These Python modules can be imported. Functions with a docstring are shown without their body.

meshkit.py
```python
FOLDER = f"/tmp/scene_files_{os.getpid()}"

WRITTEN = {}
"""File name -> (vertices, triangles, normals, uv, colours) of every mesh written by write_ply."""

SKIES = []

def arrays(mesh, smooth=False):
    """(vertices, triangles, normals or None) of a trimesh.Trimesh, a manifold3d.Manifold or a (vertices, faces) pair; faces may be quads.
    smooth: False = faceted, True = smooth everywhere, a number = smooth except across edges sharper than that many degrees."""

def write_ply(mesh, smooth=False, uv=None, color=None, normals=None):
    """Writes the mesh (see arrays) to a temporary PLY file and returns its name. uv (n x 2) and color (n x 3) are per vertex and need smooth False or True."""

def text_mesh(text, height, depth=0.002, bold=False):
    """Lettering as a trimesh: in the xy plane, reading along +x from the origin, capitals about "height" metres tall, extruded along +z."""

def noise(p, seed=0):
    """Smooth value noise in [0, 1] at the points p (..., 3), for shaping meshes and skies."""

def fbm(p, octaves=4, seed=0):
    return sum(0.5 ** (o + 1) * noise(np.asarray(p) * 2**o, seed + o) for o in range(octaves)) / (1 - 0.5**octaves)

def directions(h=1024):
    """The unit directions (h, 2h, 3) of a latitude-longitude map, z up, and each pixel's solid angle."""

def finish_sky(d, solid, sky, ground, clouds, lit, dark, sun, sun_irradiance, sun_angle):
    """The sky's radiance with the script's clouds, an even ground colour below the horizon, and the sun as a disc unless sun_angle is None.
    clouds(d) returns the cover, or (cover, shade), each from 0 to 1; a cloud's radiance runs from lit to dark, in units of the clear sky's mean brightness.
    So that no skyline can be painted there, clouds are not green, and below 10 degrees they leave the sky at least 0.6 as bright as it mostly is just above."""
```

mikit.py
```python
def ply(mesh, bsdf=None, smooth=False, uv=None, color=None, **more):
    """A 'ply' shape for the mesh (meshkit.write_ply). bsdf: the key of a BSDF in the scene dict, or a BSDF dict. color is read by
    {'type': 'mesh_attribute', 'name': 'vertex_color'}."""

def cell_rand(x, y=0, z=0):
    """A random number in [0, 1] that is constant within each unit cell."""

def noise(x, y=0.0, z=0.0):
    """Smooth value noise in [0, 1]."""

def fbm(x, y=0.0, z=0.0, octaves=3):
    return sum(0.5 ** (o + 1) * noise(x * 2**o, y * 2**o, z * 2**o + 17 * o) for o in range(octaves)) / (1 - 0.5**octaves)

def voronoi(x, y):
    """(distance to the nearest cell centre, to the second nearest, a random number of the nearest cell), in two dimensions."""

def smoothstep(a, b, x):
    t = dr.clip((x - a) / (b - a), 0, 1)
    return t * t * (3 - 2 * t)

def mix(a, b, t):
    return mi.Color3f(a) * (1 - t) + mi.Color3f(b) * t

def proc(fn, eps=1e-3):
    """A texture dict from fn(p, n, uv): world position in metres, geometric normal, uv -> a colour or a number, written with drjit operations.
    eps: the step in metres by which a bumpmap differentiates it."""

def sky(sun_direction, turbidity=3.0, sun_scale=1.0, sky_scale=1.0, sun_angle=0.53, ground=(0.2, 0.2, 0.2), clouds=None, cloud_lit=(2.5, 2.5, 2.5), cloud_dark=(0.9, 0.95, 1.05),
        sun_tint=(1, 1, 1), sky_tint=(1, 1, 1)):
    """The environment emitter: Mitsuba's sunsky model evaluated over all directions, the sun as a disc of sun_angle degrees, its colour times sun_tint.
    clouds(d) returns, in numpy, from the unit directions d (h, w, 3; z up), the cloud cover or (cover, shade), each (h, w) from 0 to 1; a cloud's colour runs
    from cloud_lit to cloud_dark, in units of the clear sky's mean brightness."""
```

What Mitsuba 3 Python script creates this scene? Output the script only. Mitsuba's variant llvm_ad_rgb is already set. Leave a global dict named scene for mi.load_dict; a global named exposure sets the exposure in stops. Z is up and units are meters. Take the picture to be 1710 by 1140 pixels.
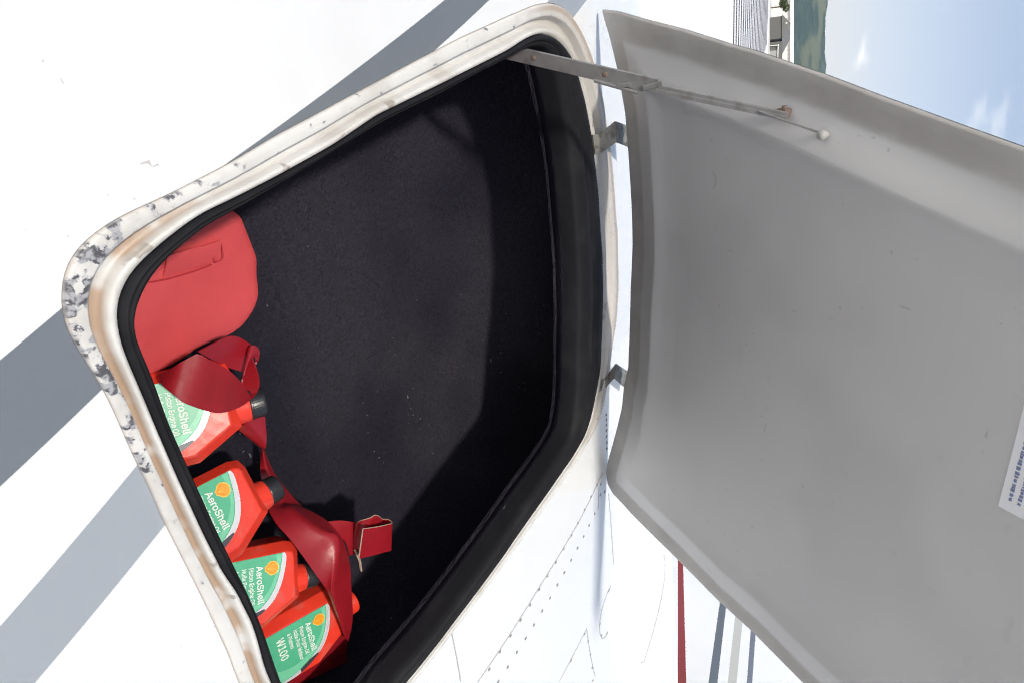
import math, numpy as np, trimesh, mitsuba as mi, drjit as dr, mikit, meshkit, manifold3d as m3
from mikit import noise, fbm, smoothstep, mix, cell_rand
from scipy.spatial import Delaunay
from scipy.spatial.transform import Rotation as Rot
from shapely.geometry import Polygon, LineString, Point
import shapely
T = mi.ScalarTransform4f
scene, labels = {'type': 'scene'}, {}

# ---------------------------------------------------------------- camera, sky, exposure
PITCH = math.radians(18.8)
EYE = np.array([0, 0, 1.6])
FWD = np.array([0, math.cos(PITCH), -math.sin(PITCH)])
scene['camera'] = {'type': 'perspective', 'fov': math.degrees(2 * math.atan(855 / 1310)), 'fov_axis': 'x', 'near_clip': 0.02, 'far_clip': 9000.0,
                   'to_world': T().look_at(origin=EYE.tolist(), target=(EYE + FWD).tolist(), up=[-1, 0, 0])}
SUN = np.array([0.0, -0.68, 0.733])


def cloud_cover(d):
    q = d / np.maximum(d[..., 2:3] + 0.12, 0.05)
    a = meshkit.fbm(q * np.array([3.52, 3.52, 0.0]) + np.array([4.396, 40.665, 3.3]), 6, 5)
    el = d[..., 2]
    wisp = np.clip((a - 0.64) / 0.2, 0, 1) ** 1.3
    return np.clip(wisp * np.clip(1.15 - 1.6 * el, 0.15, 1) * np.clip(el / 0.06, 0, 1) + 0.22 * np.exp(-np.maximum(el, 0) / 0.22), 0, 0.95)


scene['sky'] = mikit.sky(SUN.tolist(), turbidity=6.0, clouds=cloud_cover, ground=(0.3, 0.3, 0.29), sun_tint=(0.84, 0.98, 1.18), sun_angle=3.0, sky_scale=1.25, sky_tint=(1.10, 1.0, 0.93))
exposure = 1.72

# ---------------------------------------------------------------- measured outlines, in metres in the coordinates of the airplane's skin and door
D = {
'OUT': [[0.6162,-0.0527],[0.5343,-0.0509],[0.4672,-0.0492],[0.4283,-0.0441],[0.3564,-0.0391],[0.2948,-0.036],[0.2391,-0.0335],[0.201,-0.03],[0.1721,-0.0288],[0.1166,-0.0239],[0.0843,-0.0233],[0.0587,-0.0254],[0.0368,-0.0234],[0.0232,-0.0183],[0.0102,-0.0108],[0.0003,-0.0027],[-0.0057,0.0075],[-0.0114,0.0242],[-0.0141,0.0479],[-0.0134,0.0793],[-0.0155,0.1365],[-0.0197,0.1844],[-0.0224,0.2652],[-0.0243,0.3624],[-0.024,0.4397],[-0.0195,0.5315],[-0.0141,0.603],[-0.0057,0.6459],[0.0125,0.6856],[0.0412,0.7171],[0.0816,0.75],[0.1204,0.7701],[0.167,0.788],[0.2489,0.8028],[0.3129,0.806],[0.3959,0.8057],[0.485,0.7914],[0.5433,0.7676],[0.5893,0.7245],[0.6333,0.6962],[0.6591,0.6698],[0.6741,0.6439],[0.6787,0.616],[0.6779,0.5859],[0.6794,0.5545],[0.6777,0.4428],[0.6834,0.3138],[0.692,0.2091],[0.7022,0.1184],[0.7184,0.0511],[0.7309,-0.0154],[0.6982,-0.0437]],
'S1': [[0.6229,-0.0295],[0.545,-0.0265],[0.4767,-0.0218],[0.435,-0.0144],[0.4092,-0.0114],[0.364,-0.0106],[0.3302,-0.0127],[0.2698,-0.0108],[0.2115,-0.0078],[0.1645,-0.0045],[0.1232,-0.001],[0.0904,0.0016],[0.0736,0.0033],[0.0573,0.0078],[0.0466,0.0127],[0.0353,0.0221],[0.0266,0.0352],[0.0207,0.0526],[0.0157,0.0716],[0.0108,0.0991],[0.0118,0.125],[0.0119,0.1717],[0.0102,0.2388],[0.0046,0.2978],[0.0075,0.3694],[0.0112,0.4496],[0.0151,0.521],[0.0145,0.5653],[0.0185,0.6],[0.0317,0.6353],[0.0529,0.6666],[0.0778,0.6901],[0.1115,0.707],[0.1663,0.7228],[0.2227,0.7332],[0.2814,0.7341],[0.3693,0.7317],[0.4374,0.7238],[0.531,0.6961],[0.5823,0.6758],[0.6107,0.6528],[0.6318,0.632],[0.6476,0.6128],[0.6555,0.591],[0.6579,0.5665],[0.6613,0.5362],[0.6587,0.4291],[0.6675,0.3033],[0.6775,0.2008],[0.6877,0.1109],[0.7033,0.0411],[0.7023,-0.0056],[0.6723,-0.0261]],
'S2': [[0.6222,-0.0169],[0.565,-0.0166],[0.5154,-0.0155],[0.4675,-0.0103],[0.4272,-0.0064],[0.3771,-0.003],[0.3197,-0.0008],[0.2775,0.0006],[0.2472,0.0021],[0.1973,0.0045],[0.1567,0.0069],[0.1186,0.0119],[0.0925,0.0136],[0.0777,0.0142],[0.0651,0.0179],[0.0545,0.0261],[0.0469,0.0339],[0.0372,0.0467],[0.0289,0.0673],[0.0224,0.098],[0.0213,0.128],[0.0183,0.1775],[0.0137,0.2516],[0.0132,0.3143],[0.0167,0.3851],[0.0189,0.4613],[0.0239,0.5406],[0.0258,0.5711],[0.0371,0.6079],[0.0556,0.6322],[0.0924,0.6404],[0.135,0.6481],[0.1787,0.6527],[0.232,0.6534],[0.3035,0.646],[0.3632,0.6399],[0.4461,0.6218],[0.5078,0.6022],[0.5601,0.5873],[0.5972,0.5716],[0.6217,0.5523],[0.6273,0.5291],[0.6287,0.4977],[0.6315,0.4148],[0.6452,0.2951],[0.6586,0.1942],[0.6658,0.104],[0.6859,0.0372],[0.679,0.0069],[0.6566,-0.0076]],
'ST1': [[[0.0439,-0.0698],[-0.0163,0.1369],[-0.0643,0.4286]],[[0.1322,-0.113],[0.1034,-0.0269],[-0.0239,0.3968],[-0.0474,0.523]]],
'ST2': [[[0.2418,-0.1659],[0.1795,-0.0305],[-0.0095,0.6417]],[[0.3117,-0.1731],[0.2484,-0.0358],[0.0305,0.703],[0.0212,0.7614]]],
'RIV': [[0.8148,0.5047],[0.8175,0.4759],[0.8202,0.4477],[0.8219,0.4193],[0.8252,0.3918],[0.8298,0.3629],[0.8332,0.3341],[0.8363,0.3053],[0.8396,0.2763],[0.8462,0.247],[0.8529,0.5928],[0.8565,0.5669],[0.8605,0.5431],[0.8628,0.5176],[0.8658,0.4921],[0.8687,0.4658],[0.8716,0.4407],[0.8749,0.4147],[0.8772,0.3885],[0.8806,0.3615],[0.8842,0.3362],[0.8871,0.31],[0.8914,0.2837],[0.8943,0.2574],[0.8044,0.5869],[0.808,0.5588],[0.8123,0.5309],[0.8453,0.6412],[0.8147,0.6298],[0.8017,0.6141],[0.8347,0.6231],[1.0879,0.4979],[1.1216,0.5058],[1.0944,0.4411],[1.167,0.5062],[1.2114,0.5061],[1.2507,0.5016],[1.1421,0.7799],[1.1287,0.7788],[1.1264,0.7699],[1.1204,0.6339],[1.1607,0.6359],[1.1923,0.6139],[1.2,0.5822],[1.1757,0.5584],[1.1368,0.5575],[1.0986,0.6117],[0.6935,0.6828],[0.7036,0.6814],[0.7145,0.6793],[0.7258,0.6774],[0.7383,0.6753],[0.751,0.6732],[0.7633,0.6705]],
'SEAM': [[[0.7967,0.642],[0.8118,0.531],[0.8188,0.4113],[0.8315,0.3065],[0.8419,0.2194]],[[0.8668,0.6579],[0.9532,0.6529],[1.0483,0.6469],[1.1573,0.6462],[1.2289,0.6498],[1.2305,0.632]],[[0.6797,0.2037],[0.7366,0.1991],[0.8001,0.1922]],[[1.0962,0.3971],[1.0903,0.4449],[1.0841,0.5072],[1.1494,0.5066],[1.2505,0.512]],[[0.8133,0.6207],[0.8575,0.6077]],[[1.12,0.6381],[1.1031,0.6291],[1.0952,0.6108],[1.1037,0.5825],[1.1239,0.5616],[1.1566,0.5535],[1.1883,0.5603],[1.2028,0.5816]],[[1.2429,0.5976],[1.3054,0.6191],[1.3925,0.6579],[1.479,0.7041],[1.5592,0.7508]],[[1.4633,1.0024],[1.5119,1.0263],[1.5593,1.0059],[1.5723,0.9326],[1.57,0.8598],[1.5694,0.7993],[1.5683,0.7567]]],
'FAIR': [[1.2643,0.742],[1.4703,1.0008],[1.5574,0.7506],[1.0118,0.5792],[1.1941,0.5719]],
'FR': [[-0.05458,0.42392,1.13858],[0.807101,0.588608,-0.046131],[-0.551075,0.779065,0.298955],[0.211906,-0.215865,0.953152]],
'DFR': [[-0.45802,1.06662,1.36638],[0.897273,0.433231,-0.084923],[0.356228,-0.596866,0.718925],[0.260773,-0.675323,-0.689881]],
'DOOR': [[0.0,0.0],[0.0016,0.0346],[0.0093,0.0871],[0.02,0.1719],[0.0327,0.2488],[0.0377,0.2864],[0.055,0.382],[0.072,0.4642],[0.0863,0.5355],[0.0979,0.5963]],
'DOORR': [[0.851,0.4627],[0.8412,0.3745],[0.8396,0.3011],[0.829,0.2032],[0.819,0.0841],[0.8139,0.0481],[0.8103,0.0184],[0.7997,0.0018],[0.7811,-0.0057],[0.7565,-0.0046],[0.7167,0.0048],[0.6765,0.0144],[0.6305,0.0236],[0.5904,0.0252],[0.5482,0.0338],[0.4158,0.0351],[0.3351,0.04],[0.2842,0.04],[0.2248,0.0373],[0.1359,0.035],[0.0773,0.0239],[0.0387,0.0129],[0.0085,0.0012]],
'DP': [[0.1123,0.4003],[0.0964,0.3444],[0.4306,0.6495],[0.3597,0.6511],[0.4314,0.667],[0.4708,0.6645],[0.1931,0.2375]],
'HG': [[[[0.1957,0.7243,0.0],[0.2,0.7401,0.003],[0.1844,0.7526,0.024],[0.2002,0.7795,0.024],[0.225,0.8191,0.024]],[[0.2257,0.7262,0.0],[0.2286,0.7426,0.003],[0.2141,0.748,0.024],[0.2348,0.7826,0.024],[0.2615,0.8188,0.024]]],[[[0.6069,0.6669,0.0],[0.6129,0.6865,0.003],[0.5803,0.6928,0.024],[0.6214,0.728,0.024],[0.6629,0.7586,0.024]],[[0.6259,0.6591,-0.0],[0.6316,0.6833,0.003],[0.602,0.6804,0.024],[0.6376,0.7069,0.024],[0.6791,0.7417,0.024]]]],
'STR': [[-0.3427,0.89301,1.30887],[-0.28793,0.89083,1.46961],[-0.24081,0.88896,1.60791]],
'FUS': [[0.775920561205758,3.544378799393951,1.25],[0.5892353432622582,-0.807961453443547,0.0],[0.03727205001028913,0.02718200118124234,0.9989353998631811],[0.8071012975696664,0.5886080432352025,-0.04613097549571821]],
'FST': [[[-0.3848,-0.0135],[0.4154,-0.0332]],[[-0.3378,0.0047],[0.4044,0.0016]],[[-0.1628,0.1338],[0.3829,0.0914]],[[-0.1206,0.1556],[0.3772,0.1272]],[[-0.0627,0.1888],[0.3728,0.1674]],[[-0.0177,0.2157],[0.3707,0.2026]],[[0.0406,0.2476],[0.3704,0.2424]],[[0.0767,0.2662],[0.3711,0.2634]]],
'BOT': [[-0.4339,0.4166,-0.505,0.2537,0.0601,-0.1676],[-0.2345,0.0677,-0.6235,0.3958,0.0343,-0.1645],[-0.562,0.1868,-0.402,0.5128,0.0414,-0.1685],[-0.2288,0.2348,-0.1571,0.6511,0.069,-0.1661]],
'BAG': [[0.095,0.2326,-0.165],[0.1137,0.2421,-0.165],[0.138,0.2425,-0.165],[0.1579,0.2427,-0.165],[0.1794,0.2357,-0.165],[0.2011,0.2284,-0.165],[0.2137,0.2145,-0.165],[0.222,0.1901,-0.165],[0.2223,0.1785,-0.165],[0.2174,0.1556,-0.165],[0.2127,0.1335,-0.165],[0.212,0.1105,-0.165],[0.2085,0.0897,-0.165],[0.2036,0.0727,-0.165],[0.1835,0.0504,-0.165],[0.1532,0.0547,-0.165],[0.119,0.0721,-0.165],[0.1004,0.0924,-0.165],[0.087,0.1304,-0.165],[0.0822,0.1754,-0.165]],
'SLOT': [[0.1011,0.1406,-0.163],[0.1069,0.1669,-0.163],[0.1122,0.1847,-0.163],[0.1159,0.2038,-0.163]],
'TAB': [[0.1172,0.1953,-0.163],[0.1188,0.2035,-0.163],[0.1365,0.1969,-0.163],[0.1347,0.1877,-0.163]],
'FOLD': [[0.1167,0.1143,-0.163],[0.1252,0.1385,-0.163],[0.1357,0.184,-0.163]],
'RB': {'front':[[[0.1814,0.0628,-0.12],[0.1751,0.0702,-0.105],[0.1711,0.0801,-0.098],[0.1712,0.0933,-0.095],[0.1816,0.1002,-0.09],[0.2048,0.1141,-0.09],[0.234,0.1245,-0.095],[0.2565,0.1295,-0.1]],[[0.182,0.0623,-0.118],[0.1851,0.0535,-0.098],[0.1956,0.0546,-0.085],[0.2081,0.0619,-0.08],[0.2147,0.0666,-0.08],[0.2286,0.0782,-0.08],[0.242,0.097,-0.085],[0.2568,0.1294,-0.1]]],'back':[[[0.1856,0.1082,-0.12],[0.2065,0.1212,-0.125],[0.2255,0.1339,-0.13],[0.2362,0.1426,-0.13],[0.2448,0.1507,-0.128]],[[0.1897,0.1378,-0.12],[0.1963,0.1522,-0.12],[0.2073,0.1607,-0.12],[0.2173,0.1653,-0.12],[0.2233,0.1622,-0.12]]],'loop':[[[0.2233,0.1622,-0.12],[0.2151,0.1585,-0.115],[0.2109,0.1605,-0.11],[0.2142,0.1641,-0.108],[0.2232,0.1658,-0.11],[0.239,0.1626,-0.12]],[[0.2455,0.1344,-0.115],[0.2365,0.1431,-0.115],[0.2271,0.1542,-0.115],[0.2276,0.1609,-0.115],[0.2344,0.1613,-0.115],[0.2363,0.1593,-0.115]]],'side':[[[0.2199,0.1596,-0.118],[0.2342,0.1579,-0.115],[0.2469,0.1554,-0.112],[0.2581,0.1503,-0.11],[0.2621,0.1415,-0.108],[0.2565,0.1295,-0.1]],[[0.223,0.1616,-0.12],[0.2423,0.1518,-0.128],[0.2546,0.1433,-0.13],[0.259,0.1393,-0.125],[0.2608,0.1355,-0.115],[0.2561,0.129,-0.1]]],'tip':[[[0.3075,0.122,-0.14],[0.2984,0.1333,-0.125],[0.2966,0.1494,-0.12]],[[0.3501,0.1383,-0.14],[0.3501,0.1376,-0.135],[0.3261,0.1434,-0.125]]],'under':[[[0.6837,0.1387,-0.12],[0.733,0.1355,-0.14],[0.7899,0.1326,-0.16],[0.7612,0.0901,-0.16],[0.732,0.0517,-0.16]],[[0.6819,0.1171,-0.125],[0.7006,0.0996,-0.135],[0.7121,0.0799,-0.15],[0.705,0.0567,-0.15],[0.7039,0.0381,-0.15]]],'tube':[[[0.5222,0.1812,-0.14],[0.5344,0.1974,-0.135],[0.551,0.2125,-0.13],[0.5697,0.2263,-0.13]],[[0.5457,0.1808,-0.13],[0.5594,0.185,-0.125],[0.5772,0.1809,-0.12],[0.5879,0.1991,-0.12]]],'loopend':[[[0.5589,0.2094,-0.13],[0.5421,0.2149,-0.115],[0.5411,0.2265,-0.105],[0.5602,0.2398,-0.108],[0.5826,0.2468,-0.12]],[[0.5911,0.1846,-0.13],[0.5797,0.1902,-0.12],[0.5784,0.1991,-0.112],[0.5865,0.2065,-0.112],[0.6051,0.2141,-0.125]]],'loopfront':[[[0.5748,0.2467,-0.118],[0.5754,0.2513,-0.108],[0.5745,0.2487,-0.1],[0.5659,0.2387,-0.096],[0.5485,0.218,-0.094],[0.5308,0.1974,-0.094]],[[0.6186,0.2311,-0.122],[0.6201,0.2356,-0.112],[0.6195,0.2346,-0.104],[0.6075,0.2225,-0.1],[0.5889,0.2002,-0.098],[0.5709,0.1782,-0.098]]],'looptail':[[[0.5725,0.1875,-0.115],[0.5842,0.1849,-0.11],[0.6106,0.1892,-0.12],[0.6335,0.1936,-0.13]],[[0.5812,0.1931,-0.12],[0.5926,0.19,-0.115],[0.6191,0.1943,-0.125],[0.6416,0.1982,-0.135]]]},
'STRAP': [[[0.4016,0.171,-0.2],[0.423,0.1601,-0.2],[0.4398,0.1495,-0.195],[0.4598,0.1413,-0.185],[0.4499,0.1272,-0.165],[0.4647,0.1156,-0.135],[0.4956,0.1167,-0.12],[0.5379,0.1188,-0.11],[0.5777,0.1201,-0.1],[0.6216,0.1183,-0.1],[0.6827,0.1195,-0.11]],[[0.3991,0.1668,-0.192],[0.4292,0.1612,-0.192],[0.4617,0.1607,-0.187],[0.4882,0.1585,-0.177],[0.4695,0.149,-0.157],[0.4816,0.1474,-0.127],[0.4973,0.153,-0.112],[0.5105,0.1621,-0.102],[0.54,0.138,-0.092],[0.5692,0.1199,-0.092],[0.6697,0.1168,-0.102]],[[0.4142,0.1756,-0.206],[0.4473,0.1746,-0.206],[0.4849,0.1784,-0.201],[0.5168,0.1839,-0.191],[0.5052,0.175,-0.171],[0.5156,0.1785,-0.141],[0.5424,0.1812,-0.126],[0.568,0.1752,-0.116],[0.5971,0.1598,-0.106],[0.6444,0.1448,-0.106],[0.6982,0.1251,-0.116]]]}
A = {k: (np.array(v) if k in ('OUT', 'S1', 'S2', 'RIV', 'DOOR', 'DOORR', 'DP', 'STR', 'BAG', 'SLOT', 'TAB', 'FOLD') else v) for k, v in D.items()}
OB, EU, EV, EN = [np.array(x) for x in D['FR']]
DO, DS, DD, DM = [np.array(x) for x in D['DFR']]


def skin_drop(v):
    x = np.clip((np.asarray(v, float) - 0.4) / 1.3, -0.999, 0.999)
    return 0.7 * (1 - np.sqrt(1 - x * x)) - 0.017


def skin(u, v, h=0.0):
    """A point h metres above the airplane's skin."""
    u, v = np.asarray(u, float), np.asarray(v, float)
    return OB + u[..., None] * EU + v[..., None] * EV + (np.asarray(h) - skin_drop(v))[..., None] * EN


def flat(p):
    """From (u, v, h) to the world, h measured from the plane of the hatch."""
    p = np.asarray(p, float)
    return OB + p[..., :1] * EU + p[..., 1:2] * EV + p[..., 2:3] * EN


def door(s, d, h=0.0):
    s, d = np.asarray(s, float), np.asarray(d, float)
    bow = -0.026 * np.maximum(0, 1 - ((s - 0.41) / 0.41) ** 2)     # the door is bowed like the skin it closes
    return DO + s[..., None] * DS + d[..., None] * DD + (np.asarray(h) + bow)[..., None] * DM


def tm(v, f): return trimesh.Trimesh(np.asarray(v), np.asarray(f), process=False)
def cat(l): return trimesh.util.concatenate(l)
def put(key, mesh, bsdf, smooth=30, label=None, **kw):
    scene[key] = mikit.ply(mesh, bsdf, smooth=smooth, **kw)
    if label: labels[key] = {'label': label}
def tag(key, label, category, group=None, kind=None):
    labels[key] = {'label': label, 'category': category}
    if group: labels[key]['group'] = group
    if kind: labels[key]['kind'] = kind
def mat(key, **kw):
    ref = lambda x: {'type': 'rgb', 'value': list(x)} if isinstance(x, (tuple, list)) else x
    bump = kw.pop('bump', None)
    b = {'type': 'principled', **{k: ref(x) for k, x in kw.items()}}
    if bump: b = {'type': 'bumpmap', 'arbitrary': mikit.proc(bump[0], eps=bump[1]), 'scale': bump[2] if len(bump) > 2 else 1.0, 'bsdf': b}
    scene[key] = {'type': 'twosided', 'bsdf': b}


def resample(pts, n, closed=False):
    p = np.asarray(pts, float)
    if closed: p = np.vstack([p, p[:1]])
    s = np.r_[0, np.cumsum(np.linalg.norm(np.diff(p, axis=0), axis=1))]
    t = np.linspace(0, s[-1], n, endpoint=not closed)
    return np.stack([np.interp(t, s, p[:, k]) for k in range(p.shape[1])], 1)


def smooth_line(pts, n):
    from scipy.interpolate import PchipInterpolator
    p = np.asarray(pts, float)
    s = np.r_[0, np.cumsum(np.linalg.norm(np.diff(p, axis=0), axis=1) + 1e-6)]
    return PchipInterpolator(s, p)(np.linspace(0, s[-1], n))


def grid_faces(n, m, wrap=False):
    i, j = np.meshgrid(np.arange(n - 1), np.arange(m if wrap else m - 1), indexing='ij')
    j2 = (j + 1) % m
    a, b, c, d = i * m + j, (i + 1) * m + j, (i + 1) * m + j2, i * m + j2
    return np.stack([a, b, c, a, c, d], -1).reshape(-1, 3)


def sheet(rows, thick=0.0015):
    """A solid sheet through the curves rows (k, n, 3)."""
    r = np.asarray(rows, float)
    k, n = r.shape[:2]
    f = grid_faces(k, n)
    g = tm(r.reshape(-1, 3), f)
    nn = meshkit.arrays(g, True)[2]
    v = np.vstack([g.vertices + nn * thick / 2, g.vertices - nn * thick / 2])
    o = k * n
    idx = np.arange(o).reshape(k, n)
    rim = np.r_[idx[0], idx[1:, -1], idx[-1, ::-1][1:], idx[::-1, 0][1:]]
    a, b = rim[:-1], rim[1:]
    side = np.vstack([np.stack([a, b, b + o], 1), np.stack([a, b + o, a + o], 1)])
    return tm(v, np.vstack([f, f[:, ::-1] + o, side]))


def tube(path, r, k=6, flat_=1.0):
    p = np.asarray(path, float)
    t = np.gradient(p, axis=0); t /= np.linalg.norm(t, axis=1, keepdims=True) + 1e-12
    ref = np.array([0.3, 0.5, 0.8]); a = np.cross(t, ref); a /= np.linalg.norm(a, axis=1, keepdims=True); b = np.cross(t, a)
    an = np.arange(k) * 2 * math.pi / k
    v = p[:, None] + r * (np.cos(an)[None, :, None] * a[:, None] + np.sin(an)[None, :, None] * b[:, None])
    v = np.vstack([v.reshape(-1, 3), p[:1], p[-1:]]); o = len(p) * k; i = np.arange(k)
    caps = np.vstack([np.stack([i, (i + 1) % k, i * 0 + o], 1), np.stack([(i + 1) % k + o - k, i + o - k, i * 0 + o + 1], 1)])
    return tm(v, np.vstack([grid_faces(len(p), k, True), caps]))


def bar(p0, p1, width_dir, w, t):
    """A flat bar from p0 to p1 with chamfered long edges."""
    p0, p1 = np.asarray(p0, float), np.asarray(p1, float)
    L = p1 - p0; l = L / np.linalg.norm(L)
    wd = width_dir - l * (width_dir @ l); wd /= np.linalg.norm(wd); td = np.cross(l, wd)
    c = min(t, w) * 0.22
    prof = [(-w/2+c, -t/2), (w/2-c, -t/2), (w/2, -t/2+c), (w/2, t/2-c), (w/2-c, t/2), (-w/2+c, t/2), (-w/2, t/2-c), (-w/2, -t/2+c)]
    v = np.array([q + a * wd + b * td for q in (p0, p1) for a, b in prof])
    return trimesh.convex.convex_hull(v)


def plate_mesh(poly, top, step, thick, rings=(), place=None):
    """A solid plate over the polygon: top(points, distance to edge) gives the height of its upper face."""
    poly = Polygon(poly).buffer(0)
    pts = [resample(np.array(poly.exterior.coords)[:-1], int(poly.length / (step * 0.6)), True)]
    nb = len(pts[0])
    for r in rings:
        q = poly.buffer(-r)
        if q.is_empty: continue
        q = max(getattr(q, 'geoms', [q]), key=lambda g: g.area)
        pts.append(resample(np.array(q.exterior.coords)[:-1], int(q.length / (step * 0.7)), True))
    x0, y0, x1, y1 = poly.bounds
    gx, gy = np.meshgrid(np.arange(x0, x1, step), np.arange(y0, y1, step))
    g = np.stack([gx.ravel(), gy.ravel()], 1)
    inner = poly.buffer(-(max(rings) if rings else 0) - step * 0.5)
    g = g[shapely.contains_xy(inner, g[:, 0], g[:, 1])]
    pts = np.vstack(pts + [g])
    tri = Delaunay(pts).simplices
    cen = pts[tri].mean(1)
    tri = tri[shapely.contains_xy(poly, cen[:, 0], cen[:, 1])]
    e1, e2 = pts[tri[:, 1]] - pts[tri[:, 0]], pts[tri[:, 2]] - pts[tri[:, 0]]
    cr = e1[:, 0] * e2[:, 1] - e1[:, 1] * e2[:, 0]
    tri = tri[np.abs(cr) > 1e-12]; cr = cr[np.abs(cr) > 1e-12]
    tri[cr < 0] = tri[cr < 0][:, ::-1]
    dist = shapely.distance(poly.exterior, shapely.points(pts))
    h = top(pts, dist)
    o = len(pts); i = np.arange(nb); j = (i + 1) % nb
    area = Polygon(pts[:nb]).exterior.is_ccw
    side = np.vstack([np.stack([i, i + o, j + o], 1), np.stack([i, j + o, j], 1)])
    if not area: side = side[:, ::-1]
    v = np.vstack([np.c_[pts, h], np.c_[pts, thick(pts, h) if callable(thick) else h - thick]])
    return v, np.vstack([tri, tri[:, ::-1] + o, side])


# ---------------------------------------------------------------- materials
def coords(p):
    q = mi.Point3f(p) - mi.Point3f(*OB.tolist())
    d_ = lambda e: q.x * float(e[0]) + q.y * float(e[1]) + q.z * float(e[2])
    return d_(EU), d_(EV), d_(EN)


def line_side(u, v, pts):
    """How far u lies past the polyline u(v)."""
    p = sorted([(b, a) for a, b in pts])
    (v0, u0) = p[0]; s0 = (p[1][1] - u0) / (p[1][0] - v0)
    e = u0 + (v - v0) * s0
    for (va, ua), (vb, ub) in zip(p[1:-1], p[2:]):
        e = dr.select(v > va, ua + (v - va) * (ub - ua) / (vb - va), e)
    return u - e


def dirt(u, v, s=9.0): return fbm(u * s, v * s, 0.3, octaves=4)


def body_color(p, n, uv):
    u, v, w = coords(p)
    base = mix((0.625, 0.635, 0.65), (0.56, 0.565, 0.575), smoothstep(0.5, 0.8, dirt(u, v, 7)) * 0.5)
    base = mix(base, (0.25, 0.22, 0.2), smoothstep(0.965, 0.985, noise(u * 190, v * 190, 4)) * 0.5 * smoothstep(0.6, 0.7, noise(u * 5, v * 5, 1)))
    a = smoothstep(-0.0006, 0.0006, line_side(u, v, D['ST1'][0])) * smoothstep(0.0006, -0.0006, line_side(u, v, D['ST1'][1]))
    b = smoothstep(-0.0006, 0.0006, line_side(u, v, D['ST2'][0])) * smoothstep(0.0006, -0.0006, line_side(u, v, D['ST2'][1]))
    front = smoothstep(1.3, 1.2, v)
    g1 = mix((0.122, 0.138, 0.160), (0.14, 0.156, 0.18), dirt(u, v, 20))
    base = mix(base, g1, a * front)
    return mix(base, (0.27, 0.295, 0.33), b * front)


def white_color(p, n, uv):
    return mix((0.80, 0.80, 0.80), (0.72, 0.71, 0.69), smoothstep(0.5, 0.8, fbm(p.x * 6, p.y * 6, p.z * 6)))


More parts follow.
